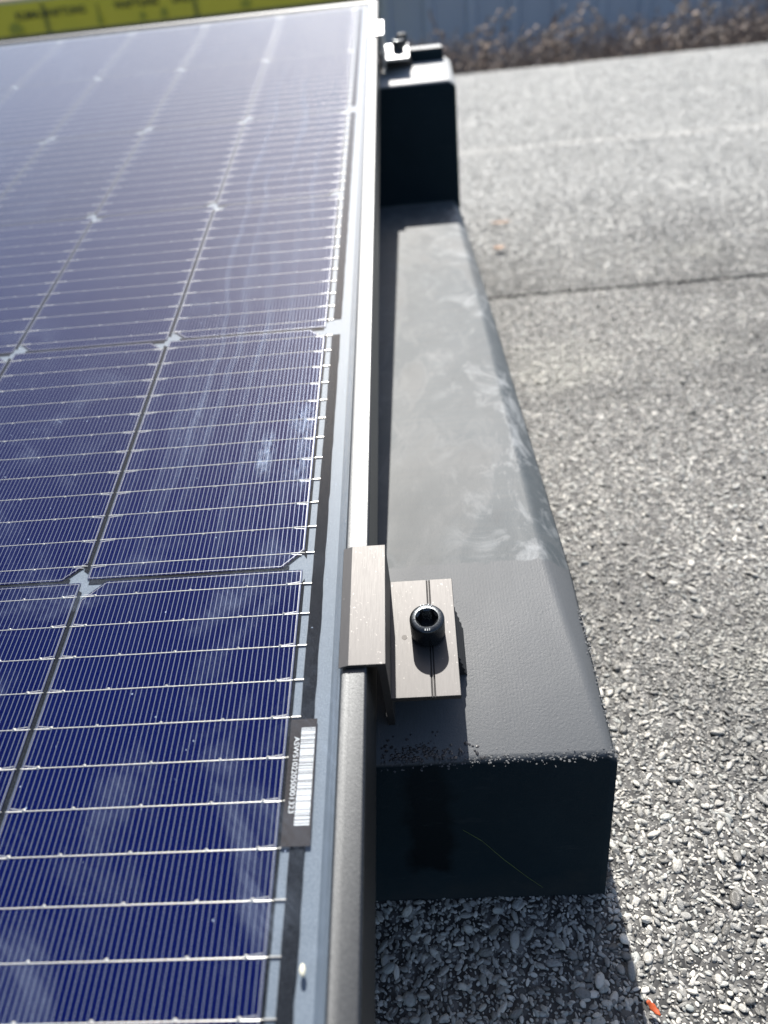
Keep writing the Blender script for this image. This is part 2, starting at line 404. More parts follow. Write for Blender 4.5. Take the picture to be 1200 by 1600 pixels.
# ------------------------------------------------------------------ pebbles set in the roof (nobody could count them)
def pebble_mesh(k):
    bm = bmesh.new(); bmesh.ops.create_icosphere(bm, subdivisions=2, radius=1.0)
    off = Vector((k * 7.3, k * 3.1, k * 5.7))
    a, b, c = 1.0, random.uniform(0.5, 0.8), random.uniform(0.22, 0.42)
    for v in bm.verts:
        p = v.co.normalized()
        r = 1.0 + 0.22 * noise.noise(p * 1.1 + off) + 0.10 * noise.noise(p * 2.5 + off)
        p = p * r
        p.z = math.copysign(abs(p.z) ** 0.8, p.z)
        v.co = Vector((p.x * a, p.y * b, p.z * c))
    me = bpy.data.meshes.new('pebble'); bm.to_mesh(me); bm.free()
    me.materials.append(M['pebble']); me.polygons.foreach_set('use_smooth', [True] * len(me.polygons))
    return me
src = bpy.data.collections.new('pebble_shapes')
for k in range(10): src.objects.link(bpy.data.objects.new('pebble', pebble_mesh(k)))

def scatter(x0, x1, y0, y1, sp):
    xs = np.arange(x0, x1, sp); ys = np.arange(y0, y1, sp)
    X, Y = np.meshgrid(xs, ys); X = X.ravel(); Y = Y.ravel()
    X = X + rng.uniform(-.62, .62, X.size) * sp; Y = Y + rng.uniform(-.62, .62, Y.size) * sp
    return np.stack([X, Y], 1)
def clipx(p, m): return p[p[:, 0] < 0.175 + (p[:, 1] + 1.027) * 0.385 + m]
pA = clipx(scatter(-0.05, 0.80, -1.10, -0.10, 0.00165), 0.12)
pB = clipx(scatter(0.05, 1.6, -0.10, 1.915, 0.0031), 0.16)
sA = rng.lognormal(math.log(0.00092), 0.48, len(pA)); sB = rng.lognormal(math.log(0.0019), 0.34, len(pB))
P = np.concatenate([pA, pB]); S = np.clip(np.concatenate([sA, sB]), 0.0005, 0.0036)
inblock = (P[:, 0] < 0.1205) & (P[:, 1] > -0.9745) & (P[:, 1] < -0.07)
P, S = P[~inblock], S[~inblock]
n = len(P)
Z = np.where(P[:, 1] > SEAM, 0.0025, 0.0) + S * rng.uniform(-0.08, 0.34, n)
rot = np.stack([rng.normal(0, 0.28, n), rng.normal(0, 0.28, n), rng.uniform(0, 2 * math.pi, n)], 1)
scl = np.stack([S * rng.uniform(.85, 1.25, n), S * rng.uniform(.8, 1.1, n), S * rng.uniform(.8, 1.2, n)], 1)
pm = bpy.data.meshes.new('gravel'); pm.vertices.add(n)
pm.vertices.foreach_set('co', np.concatenate([P, Z[:, None]], 1).astype(np.float32).ravel())
a = pm.attributes.new('prot', 'FLOAT_VECTOR', 'POINT'); a.data.foreach_set('vector', rot.astype(np.float32).ravel())
a = pm.attributes.new('pscl', 'FLOAT_VECTOR', 'POINT'); a.data.foreach_set('vector', scl.astype(np.float32).ravel())
a = pm.attributes.new('pidx', 'INT', 'POINT'); a.data.foreach_set('value', rng.integers(0, 10, n).astype(np.int32))
pm.materials.append(M['pebble'])
gravel = link(bpy.data.objects.new('gravel', pm))
tag(gravel, 'small grey pebbles bedded all over the flat roof', 'gravel', kind='stuff')
ng = bpy.data.node_groups.new('gravel_scatter', 'GeometryNodeTree')
ng.interface.new_socket('Geometry', in_out='INPUT', socket_type='NodeSocketGeometry')
ng.interface.new_socket('Geometry', in_out='OUTPUT', socket_type='NodeSocketGeometry')
gi = ng.nodes.new('NodeGroupInput'); go = ng.nodes.new('NodeGroupOutput')
ci = ng.nodes.new('GeometryNodeCollectionInfo'); ci.inputs['Collection'].default_value = src
ci.inputs['Separate Children'].default_value = True; ci.inputs['Reset Children'].default_value = True
iop = ng.nodes.new('GeometryNodeInstanceOnPoints'); iop.inputs['Pick Instance'].default_value = True
def attr(nm, ty):
    nd = ng.nodes.new('GeometryNodeInputNamedAttribute'); nd.data_type = ty; nd.inputs['Name'].default_value = nm
    return nd.outputs['Attribute']
e2r = ng.nodes.new('FunctionNodeEulerToRotation')
ng.links.new(attr('prot', 'FLOAT_VECTOR'), e2r.inputs[0])
ng.links.new(gi.outputs[0], iop.inputs['Points']); ng.links.new(ci.outputs[0], iop.inputs['Instance'])
ng.links.new(attr('pidx', 'INT'), iop.inputs['Instance Index'])
ng.links.new(e2r.outputs[0], iop.inputs['Rotation']); ng.links.new(attr('pscl', 'FLOAT_VECTOR'), iop.inputs['Scale'])
ng.links.new(iop.outputs[0], go.inputs[0])
gravel.modifiers.new('scatter', 'NODES').node_group = ng

# ------------------------------------------------------------------ ribbed metal wall, banner, dry brush beyond the roof
t = NT('blue_grey_sheet'); o = t.obj()
c = t.mix(t.noise(t.vmul(o, (6, 1, 1.2)), 1.0, 4), (0.38, 0.44, 0.53), (0.48, 0.54, 0.63))
t.set(color=c, rough=0.5, spec=0.4)
vs, fs = [], []
x = -6.0; k = 0; prof = []
while x < 7.0:
    prof += [(x, 0.0), (x + 0.20, 0.0), (x + 0.225, -0.035), (x + 0.275, -0.035), (x + 0.30, 0.0)]
    x += 0.30
for px_, py_ in prof:
    vs += [(px_, py_, 0.0), (px_, py_, 0.70), (px_, py_ + 0.05 - py_, 0.70)]
for i in range(len(prof) - 1):
    fs.append((i * 3, (i + 1) * 3, (i + 1) * 3 + 1, i * 3 + 1)); fs.append((i * 3 + 1, (i + 1) * 3 + 1, (i + 1) * 3 + 2, i * 3 + 2))
wall = empty('metal_wall', (0, 5.1, -0.35))
tag(wall, 'blue grey ribbed sheet metal wall behind the dry brush', 'wall')
from_pydata('sheet_cladding', vs, fs, t.m, wall)
bm = bmesh.new(); box(bm, -6, 7, 0.051, 0.20, 0.0, 0.69); from_bm('wall_core', bm, simple('grey_core', (0.3, 0.31, 0.32), 0.8), wall)
bm = bmesh.new(); box(bm, -6.02, 7.02, -0.06, 0.22, 0.702, 0.735); from_bm('wall_coping', bm, simple('zinc', (0.35, 0.36, 0.37), 0.45, 0.6), wall)

ban = empty('banner', (-0.0769, 4.60, 0.1425)); ban.scale = (0.9426, 0.9426, 0.9426)
tag(ban, 'yellow green advertising banner with dark lettering and a dark lower hem', 'banner')
t = NT('lime_vinyl'); o = t.obj()
vc = t.mix(t.noise(o, 2.5, 3), (0.42, 0.44, 0.095), (0.50, 0.49, 0.12))
t.set(color=vc, rough=0.55)
tl = t.new('ShaderNodeBsdfTranslucent'); t.put(tl.inputs[0], vc)
ms = t.new('ShaderNodeMixShader'); ms.inputs[0].default_value = 0.45
t.l.new(t.b.outputs[0], ms.inputs[1]); t.l.new(tl.outputs[0], ms.inputs[2]); t.l.new(ms.outputs[0], t.o.inputs[0])
def sheet(name, x0, x1, z0, z1, y, mat, amp=0.006, ny=60):
    vs, fs = [], []
    for i in range(ny + 1):
        xx = x0 + (x1 - x0) * i / ny
        w = amp * math.sin(xx * 5.3) + amp * 0.6 * math.sin(xx * 12.1 + 1)
        for zz in (z0, z1):
            vs += [(xx, y + w, zz), (xx, y + w + 0.002, zz)]
    for i in range(ny):
        a, b = i * 4, i * 4 + 4
        fs += [(a, b, b + 2, a + 2), (a + 1, a + 3, b + 3, b + 1), (a + 2, b + 2, b + 3, a + 3), (a, a + 1, b + 1, b)]
    for a in (0, ny * 4): fs.append((a, a + 2, a + 3, a + 1))
    return from_pydata(name, vs, fs, mat, ban, smooth=False)
sheet('vinyl_sheet', -3.4, 0.0, 0.045, 0.232, 0.0, t.m)
for xx in (-3.35, -2.3, -1.25, -0.06):
    bm = bmesh.new(); bmesh.ops.create_cone(bm, cap_ends=True, segments=12, radius1=0.018, radius2=0.018, depth=0.78)
    bmesh.ops.translate(bm, verts=bm.verts, vec=(xx, 0.035, -0.15)); from_bm('post', bm, simple('galvanised_post', (0.4, 0.41, 0.42), 0.5, 0.7), ban)
sheet('hem', -3.4, 0.0, -0.01, 0.0445, -0.001, simple('dark_hem', (0.045, 0.06, 0.075), 0.6))
ink = simple('dark_ink', (0.05, 0.07, 0.04), 0.6)
for body, x0 in (('KLIMA-WARTUNG', -2.50), ('|', -1.925), ('WARTUNG', -1.80), ('UND', -1.40)):
    tx = text_mesh('lettering', body, 0.060, ink, ban, 0.0004, 1.0, 0.0022)
    tx.rotation_euler = (R(90), 0, 0); tx.location = (x0, -0.014, 0.136)
faint = simple('olive_print', (0.36, 0.38, 0.05), 0.6)
for cx, w, h in ((-2.52, 0.055, 0.055), (-1.92, 0.02, 0.06), (-1.62, 0.025, 0.04), (-1.47, 0.028, 0.05), (-0.9, 0.04, 0.04)):
    bm = bmesh.new(); seg = 20
    v = [bm.verts.new((math.cos(q) * w, 0, 0.07 + math.sin(q) * h * (1 if math.sin(q) > 0 else 0.25))) for q in [2 * math.pi * i / seg for i in range(seg)]]
    f = bm.faces.new(v); r = bmesh.ops.extrude_face_region(bm, geom=[f])
    bmesh.ops.translate(bm, verts=[e for e in r['geom'] if isinstance(e, bmesh.types.BMVert)], vec=(0, 0.0004, 0))
    p = from_bm('printed_shape', bm, faint, ban); p.location = (cx, -0.0125, 0)

# dry brush: one mass of dead stems and curled leaves
def brush():
    vs, fs, mi = [], [], []
    def tube(p0, p1, r0, r1):
        d = (p1 - p0).normalized(); u = d.orthogonal().normalized(); w = d.cross(u)
        b = len(vs)
        for p, r in ((p0, r0), (p1, r1)):
            for q in range(3):
                an = q * 2.094; vs.append(p + u * math.cos(an) * r + w * math.sin(an) * r)
        for q in range(3): fs.append((b + q, b + (q + 1) % 3, b + 3 + (q + 1) % 3, b + 3 + q)); mi.append(1)
    for i in range(8000):
        x = random.uniform(-1.2, 2.9); y = random.uniform(1.98, 2.75)
        hmax = 0.40 + 0.045 * noise.noise(Vector((x * 2.2, 0, 3))) + 0.03 * max(0, noise.noise(Vector((x * 6, 4, 3)))) + 0.06 * max(0, x - 1.0) + 0.03 * (y - 2.0)
        h = hmax * random.uniform(0.72, 1.06)
        p = Vector((x, y, -0.35)); d = Vector((random.gauss(0, .25), random.gauss(0, .2), 1)).normalized()
        n_ = 5
        for k in range(n_):
            q = p + d * (h / n_)
            tube(p, q, 0.0032 * (1 - k / 7), 0.0032 * (1 - (k + 1) / 7)); p = q
            d = (d + Vector((random.gauss(0, .22), random.gauss(0, .22), random.gauss(0, .05)))).normalized()
            if k >= 1:
                for _ in range(3):
                    L = random.uniform(0.005, 0.012); u = Vector((random.gauss(0, 1), random.gauss(0, 1), random.gauss(0, .8))).normalized()
                    w = u.orthogonal().normalized() * L * 0.35; c = p + u * L * 0.6; b = len(vs)
                    nn = u.cross(w).normalized() * L * 0.2
                    vs.extend([p + u * 0.1 * L, c + w + nn, p + u * L * 1.4, c - w + nn])
                    fs.append((b, b + 1, b + 2, b + 3)); mi.append(0 if random.random() < 0.75 else 2)
    # arching bramble canes above the mass
    for i in range(90):
        x = random.uniform(0.2, 2.4); p = Vector((x, random.uniform(2.0, 2.5), -0.05)); d = Vector((random.gauss(0, .5), random.gauss(0, .2), 1)).normalized()
        hh = random.uniform(0.10, 0.22) + 0.09 * max(0, x - 0.9)
        for k in range(7):
            q = p + d * hh / 6; tube(p, q, 0.003, 0.0026); p = q
            d = (d + Vector((random.gauss(0.05, .2), 0, -0.16))).normalized()
            for _ in range(2):
                L = random.uniform(0.012, 0.026); u = Vector((random.gauss(0, 1), random.gauss(0, 1), random.gauss(0, .8))).normalized(); w = u.orthogonal().normalized() * L * .4; b = len(vs)
                vs.extend([p, p + u * L * .6 + w, p + u * L * 1.3, p + u * L * .6 - w]); fs.append((b, b + 1, b + 2, b + 3)); mi.append(random.choice((0, 2)))
    mats = [simple('dead_leaf', (0.19, 0.155, 0.13), 0.8), simple('dead_stem', (0.20, 0.165, 0.145), 0.8), simple('russet_leaf', (0.25, 0.18, 0.135), 0.7)]
    o = from_pydata('dry_brush', vs, fs, mats, idx=mi)
    tag(o, 'brown dead brush growing in a strip behind the gravel roof edge', 'brush', kind='stuff')
brush()

# ================================================================== SOLAR PANEL  (built in its own plane, z = 0 is the cell surface)
TILT = R(10.0); G0 = -0.3049
ORG = Vector((0.0285, -1.1155, -0.033))
def to_world(p):
    x, y, z = p
    return Vector((x, y * math.cos(TILT) - z * math.sin(TILT), y * math.sin(TILT) + z * math.cos(TILT) - G0))
panel = empty('solar_panel', to_world(ORG), (TILT, 0, 0))
tag(panel, 'tilted solar panel with dark blue cells, silver frame and a barcode under its glass', 'solar panel')
XL, XR, YN, YF = -1.60, 0.0285, -1.1155, 0.0185
CW, CH, PX, PY, CHAM = 0.0949, 0.1822, 0.0971, 0.184, 0.0092

def shift(o, off=ORG):
    o.data.transform(Matrix.Translation(-off)); return o
# frame: mitred hollow profile
prof = [(0.0, -0.033), (0.0, 0.0016), (0.0004, 0.0023), (0.0012, 0.0027), (0.0060, 0.0027), (0.0078, 0.0025), (0.0092, 0.0020), (0.0100, 0.0013), (0.0102, 0.0010),
        (0.0102, 0.0002), (0.0104, -0.006), (0.0020, -0.006), (0.0020, -0.0315), (0.024, -0.0315), (0.024, -0.033)]
vs, fs = [], []
for d, z in prof:
    vs += [(XL + d, YN + d, z), (XR - d, YN + d, z), (XR - d, YF - d, z), (XL + d, YF - d, z)]
npf = len(prof)
for i in range(npf):
    j = (i + 1) % npf
    for k in range(4):
        l = (k + 1) % 4
        fs.append((i * 4 + k, i * 4 + l, j * 4 + l, j * 4 + k))
fr = from_pydata('frame', vs, fs, M['frame'], panel); shift(fr)
bm = bmesh.new(); bm.from_mesh(fr.data); bmesh.ops.recalc_face_normals(bm, faces=bm.faces); bm.to_mesh(fr.data); bm.free()
fr.data.polygons.foreach_set('use_smooth', [True] * len(fr.data.polygons))
fr.data.set_sharp_from_angle(angle=R(50))
wnm = fr.modifiers.new('weighted', 'WEIGHTED_NORMAL'); wnm.keep_sharp = True; wnm.weight = 90
# backsheet
bm = bmesh.new(); box(bm, XL + 0.010, XR - 0.0103, YN + 0.0103, YF - 0.0103, -0.004, -0.0011)
shift(from_bm('backsheet', bm, M['back'], panel))
# black grid printed between the cells, left open at the corner diamonds
row_y = [-(r * PY) for r in range(0, 7)]          # row borders from the far end
NC = 16
def parity(r): return 1 if r % 2 == 1 else -1      # border r: which diagonal of chamfers meets there
bm = bmesh.new(); zg = -0.0009; hw = 0.0018
for c in range(1, NC):
    xc = -c * PX + 0.0011
    for r in range(6):
        y1, y0 = row_y[r], row_y[r + 1]
        poly(bm, ((xc - hw, y0 + 0.0060), (xc + 0.0006, y0 + 0.0042), (xc + 0.0006, y1 - 0.0060), (xc - hw, y1 - 0.0042)), zg)
for r in range(1, 6):
    yc = row_y[r]
    for c in range(NC):
        x1 = -c * PX + 0.0011; x0 = x1 - PX
        xa = x0 + (0.0022 if parity(r) > 0 else 0.0068); xb = x1 - (0.0068 if parity(r) > 0 else 0.0022)
        if c == 0: xb = -0.006 if parity(r) > 0 else -0.001
        poly(bm, ((xa, yc - hw), (xb, yc - hw), (xb, yc + hw), (xa, yc + hw)), zg)
# margin print round the cell field
poly(bm, ((-NC * PX, -6 * PY - 0.004), (0.0, -6 * PY - 0.004), (0.0, -6 * PY + 0.001), (-NC * PX, -6 * PY + 0.001)), zg)
for r in range(6):
    y1, y0 = row_y[r], row_y[r + 1]
    poly(bm, ((-0.0015, y0 + 0.010), (0.0012, y0 + 0.0055), (0.0012, y1 - 0.0055), (-0.0015, y1 - 0.010)), zg)
# dark borders that follow the cut corners
for r in range(1, 6):
    yc = row_y[r]
    for c in range(0, NC):
        xc = -c * PX + 0.0011
        if parity(r) > 0:   # upper-left cell cut at its lower right corner
            q = ((xc - 0.012, yc + 0.0014), (xc - 0.0015, yc + 0.0122), (xc - 0.0015, yc + 0.0085), (xc - 0.0085, yc + 0.0014))
        else:               # upper-right cell cut at its lower left corner
            q = ((xc + 0.012, yc + 0.0014), (xc + 0.0015, yc + 0.0122), (xc + 0.0015, yc + 0.0092), (xc + 0.0092, yc + 0.0014))
            if c == 0: continue
        poly(bm, q, zg + 0.0001)
shift(from_bm('grid_print', bm, M['grid'], panel))
# darker sealing band and fine bright line beside the frame lip
bm = bmesh.new(); poly(bm, ((0.0147, YN + 0.0104), (0.0184, YN + 0.0104), (0.0184, YF - 0.0104), (0.0147, YF - 0.0104)), -0.0010)
seal = NT('edge_seal'); seal.set(color=seal.mix(seal.noise(seal.vmul(seal.obj(), (900, 120, 1)), 1.0, 3), (0.055, 0.072, 0.095), (0.10, 0.125, 0.155)), rough=0.5, spec=0.10)
shift(from_bm('edge_seal', bm, seal.m, panel))
# dark cover strips along the string ends
for (y0, y1) in ((-1.100, -0.744), (-0.727, -0.376), (-0.359, -0.006)):
    bm = bmesh.new(); nseg = 60; L = []; Rr = []
    for i in range(nseg + 1):
        yy = y0 + (y1 - y0) * i / nseg
        L.append(bm.verts.new((0.0042 + random.gauss(0, .00006), yy, -0.0006))); Rr.append(bm.verts.new((0.0092 + random.gauss(0, .00012), yy, -0.0006)))
    for i in range(nseg): bm.faces.new((L[i], Rr[i], Rr[i + 1], L[i + 1]))
    shift(from_bm('cover_strip', bm, M['grid'], panel))

# half cells: wafer with cut corners on one side, twelve wires, solder dots; fingers in the material
NB = 12
def cell_mesh():
    bm = bmesh.new(); w, h, z0, z1 = CW / 2, CH / 2, -0.0007, -0.0005
    out = [(-w, -h), (w - CHAM, -h), (w, -h + CHAM), (w, h - CHAM), (w - CHAM, h), (-w, h)]
    top = [bm.verts.new((x, y, z1)) for x, y in out]; bot = [bm.verts.new((x, y, z0)) for x, y in out]
    bm.faces.new(top); bm.faces.new(bot[::-1])
    for i in range(6):
        j = (i + 1) % 6; bm.faces.new((top[i], bot[i], bot[j], top[j]))
    # printed border line
    ins = 0.0006; lw = 0.00020
    def inset(d): return [(-w + d, -h + d), (w - CHAM - d * .42, -h + d), (w - d, -h + CHAM + d * .42), (w - d, h - CHAM - d * .42), (w - CHAM - d * .42, h - d), (-w + d, h - d)]
    A = [bm.verts.new((x, y, z1 + 0.00003)) for x, y in inset(ins)]; B = [bm.verts.new((x, y, z1 + 0.00003)) for x, y in inset(ins + lw)]
    for i in range(6):
        j = (i + 1) % 6; f = bm.faces.new((A[i], A[j], B[j], B[i])); f.material_index = 2
    def wire(x0, x1, y, r0, zc):
        ring = []
        for xx in (x0, x1):
            ring.append([bm.verts.new((xx, y + r0 * math.cos(q), zc + r0 * 0.8 * math.sin(q))) for q in [math.pi * k / 4 for k in range(5)]])
        for k in range(4): bm.faces.new((ring[0][k], ring[0][k + 1], ring[1][k + 1], ring[1][k])).material_index = 1
    def dot(x, y, r, z):
        cv = bm.verts.new((x, y, z + r * 0.75)); v = [bm.verts.new((x + r * 1.1 * math.cos(q), y + r * math.sin(q), z)) for q in [math.pi * k / 4 for k in range(8)]]
        for k in range(8): bm.faces.new((cv, v[k], v[(k + 1) % 8])).material_index = 1
    rr = random.Random(3)
    for b in range(NB):
        y = -h + (b + 0.5) * CH / NB
        wire(-w - 0.0004, w + 0.0004, y, 0.00019, z1)
        for s in (-1, 1):
            # doubled ribbon and forked print at each end of the wire
            wire(min(s * (w - 0.0058), s * (w - 0.0004)), max(s * (w - 0.0058), s * (w - 0.0004)), y + 0.00012, 0.00024, z1)
            e0, e1 = s * (w - 0.0060), s * (w - 0.0010)
            f = bm.faces.new([bm.verts.new(p) for p in ((e0, y - 0.0003, z1 + 4e-5), (e1, y - 0.00085, z1 + 4e-5), (e1, y - 0.00125, z1 + 4e-5), (e0, y - 0.0006, z1 + 4e-5))]); f.material_index = 2
            dot(s * (w - 0.0060), y - 0.00025, 0.00072, z1)
        for q in range(1, 4):
            dot(-w + CW * q / 4 + rr.uniform(-.001, .001), y - 0.00038, 0.00056, z1)
    bmesh.ops.recalc_face_normals(bm, faces=bm.faces)
    me = bpy.data.meshes.new('cell'); bm.to_mesh(me); bm.free()
    me.materials.append(M['cell']); me.materials.append(M['silver']); me.materials.append(simple('silver_print', (0.27, 0.275, 0.30), 0.42, 0.35))
    return me
cme = cell_mesh()
for c in range(NC):
    for r in range(6):
        o = link(bpy.data.objects.new('cell', cme), panel)
        cx = -c * PX - CW / 2; cy = -(r + 0.5) * PY
        o.location = Vector((cx, cy, 0)) - ORG
        # rows alternate: cut corners face right, then left
        o.rotation_euler = (0, 0, 0 if r % 2 == 0 else math.pi)
# wires crossing to the end strip
def end_wires():
    bm = bmesh.new()
    for r in range(6):
        for b in range(NB):
            y = -(r + 0.5) * PY - CH / 2 + (b + 0.5) * CH / NB
            box(bm, 0.0008, 0.0044, y - 0.00022 + 0.0002, y + 0.00022 + 0.0002, -0.0010, -0.00045)
    return bm
ew = shift(from_bm('ribbon_end', end_wires(), M['silver'], panel))

# serial label under the glass
lab = from_pydata('serial_label', [(0.0014, -1.0345, 0.0001), (0.0110, -1.0345, 0.0001), (0.0106, -0.9905, 0.0001), (0.0012, -0.9905, 0.0001)], [(0, 1, 2, 3)], M['label'], panel); shift(lab)
bm = bmesh.new(); y = -1.0280; rb = random.Random(11); ink_on = True
while y < -0.9938:
    w = rb.choice((0.00018, 0.00018, 0.00036, 0.00054, 0.0007)) if ink_on else rb.choice((0.00014, 0.00016, 0.00026, 0.00030))
    if ink_on: poly(bm, ((0.0052, y), (0.0102, y), (0.0102, min(y + w, -0.9936)), (0.0052, min(y + w, -0.9936))), 0.00018)
    y += w; ink_on = not ink_on
bc = from_bm('barcode', bm, M['white_ink'], lab); shift(bc)
tx = text_mesh('serial_number', 'ASWS1022050001323', 0.0026, M['white_ink'], lab)
xs = [v.co.x for v in tx.data.vertices]; wd = max(xs) - min(xs)
tx.data.transform(Matrix.Diagonal((0.0268 / wd, 1, 1, 1)))
tx.data.transform(Matrix.Translation(-ORG) @ Matrix.Translation((0.0030, -0.9972, 0.0002)) @ Matrix.Rotation(-math.pi / 2, 4, 'Z'))
# glass pane over everything inside the frame
shift(from_pydata('glass_pane', [(XL + 0.0100, YN + 0.0100, 0.0009), (XR - 0.0100, YN + 0.0100, 0.0009), (XR - 0.0100, YF - 0.0100, 0.0009), (XL + 0.0100, YF - 0.0100, 0.0009)], [(0, 1, 2, 3)], M['glass'], panel))

# ================================================================== BALLAST BLOCK
BX = 0.0; BY = -0.977
block = empty('ballast_block', (BX, BY, 0))
tag(block, 'dark grey ballast block with low near end and tall far end beside the panel', 'block')
# stations along y: (y, top z, inner x of chamfer, outer x, chamfer drop, base x)
def ztop(y): return 0.0908 + (y - -0.9665) * math.tan(TILT)
stations = [
    (-0.9765, 0.000, 0.1225, 0.1230, 0.0),
    (-0.9665, 0.0908, 0.1200, 0.1230, 0.004),
    (-0.9300, ztop(-0.93), 0.1165, 0.1230, 0.0065),
    (-0.8700, ztop(-0.87), 0.1095, 0.1228, 0.010),
    (-0.6500, 0.1072, 0.1088, 0.1205, 0.010),
    (-0.4200, 0.1066, 0.1080, 0.1180, 0.009),
    (-0.1930, 0.1060, 0.1060, 0.1140, 0.008),
    (-0.1780, 0.2350, 0.1065, 0.1140, 0.006),
    (-0.0900, 0.2350 + 0.088 * math.tan(TILT), 0.1065, 0.1140, 0.006),
]
X0 = -0.075
vs, fs = [], []
for i, (y, z, xi, xo, dr) in enumerate(stations):
    if i == 0:
        vs += [(X0, y, 0.0), (xi, y, 0.0), (xo, y, 0.0), (xo, y, 0.0)]
        continue
    vs += [(X0, y, z), (xi, y, z), (xo, y, z - dr), (xo + 0.001, y, 0.0)]
for i in range(1, len(stations) - 1):
    a, b = i * 4, i * 4 + 4
    fs += [(a, a + 1, b + 1, b), (a + 1, a + 2, b + 2, b + 1), (a + 2, a + 3, b + 3, b + 2)]
# front face, back face, left side
fs.append((0, 2, 6, 5, 4)); fs.append((2, 7, 6))
e = (len(stations) - 1) * 4
nb = len(vs); vs += [(X0, -0.075, 0.0), (0.115, -0.075, 0.0)]
fs += [(e, e + 1, e + 2, nb + 1, nb), (e + 2, e + 3, nb + 1)]
vs2 = [(a - BX, b - BY, c) for a, b, c in vs]
me_faces = [f for f in fs]
bm = bmesh.new(); bv = [bm.verts.new(v) for v in vs2]; 
for f in me_faces: bm.faces.new([bv[i] for i in f])
bmesh.ops.remove_doubles(bm, verts=bm.verts, dist=1e-6)
# close left side
left = [bv[i * 4] for i in range(len(stations))] + [bv[nb]]
bm.faces.new([v for v in left if v.is_valid])
bmesh.ops.delete(bm, geom=[v for v in bm.verts if not v.link_faces], context='VERTS')
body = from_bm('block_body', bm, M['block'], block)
bevel(body, 0.0028, 3, 28)
sb = body.modifiers.new('sub', 'SUBSURF'); sb.subdivision_type = 'SIMPLE'; sb.levels = 0; sb.render_levels = 0
body.data.polygons.foreach_set('use_smooth', [True] * len(body.data.polygons))
body.data.set_sharp_from_angle(angle=R(60))
# raised rear ridge on the tall end, with a ragged lower front edge
bm = bmesh.new(); yf = -0.104; zt = 0.2350 + (yf + 0.178) * math.tan(TILT)
box(bm, 0.030, 0.1045, yf, yf + 0.028, zt - 0.004, zt + 0.014)
for v in bm.verts: v.co.y -= BY
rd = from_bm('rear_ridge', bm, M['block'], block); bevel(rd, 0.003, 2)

bm = bmesh.new()
bmesh.ops.create_cone(bm, cap_ends=True, segments=24, radius1=0.0062, radius2=0.0062, depth=0.022)
bmesh.ops.translate(bm, verts=bm.verts, vec=(0.0560, -0.091 - BY, 0.2350 + 0.087 * math.tan(TILT) + 0.017))
bevel(from_bm('rubber_knob', bm, M['rubber'], block), 0.002, 3)
# crumbled coating along the low front edge
def crumbs():
    bm = bmesh.new()
    def lump(p, r, mi):
        n0 = len(bm.verts); d = bmesh.ops.create_icosphere(bm, subdivisions=1, radius=r)['verts']
        q = Vector((random.uniform(0, 90), random.uniform(0, 90), 0))
        for v in d:
            v.co = v.co * (1 + 0.45 * noise.noise(v.co / r * 1.3 + q)); v.co.z *= 0.4; v.co.x *= random.uniform(.8, 1.3); v.co += Vector(p)
        for f in {f for v in d for f in v.link_faces}: f.material_index = mi
    for i in range(430):
        x = random.uniform(0.028, 0.122); y = -0.9655 + random.gauss(0, 0.0016)
        lump((x, y - BY, 0.0905 + (y + 0.9665) * 0.17 + random.gauss(0, .0003)), random.uniform(0.00015, 0.0006) * random.uniform(.6, 1.2), 0)
    for i in range(420):
        u = random.random() ** 1.6; y = -0.9655 + u * 0.075
        lump((0.1222 + random.gauss(-0.001, 0.0009), y - BY, ztop(y) - 0.0045 - u * .003 + random.gauss(0, .0006)), random.uniform(0.0002, 0.0008), 0)
    for i in range(170):
        x = random.gauss(0.046, 0.009); y = -0.9655 + abs(random.gauss(0, 0.004))
        lump((x, y - BY, ztop(y)), random.uniform(0.0003, 0.0010), 1)
    t = NT('tar_crumb'); t.set(color=(0.03, 0.03, 0.032), rough=0.25, spec=0.6)
    t2 = NT('coating_crumb'); t2.set(color=(0.085, 0.09, 0.095), rough=0.6, spec=0.2)
    from_bm('edge_crumbs', bm, [t2.m, t.m], block)
crumbs()

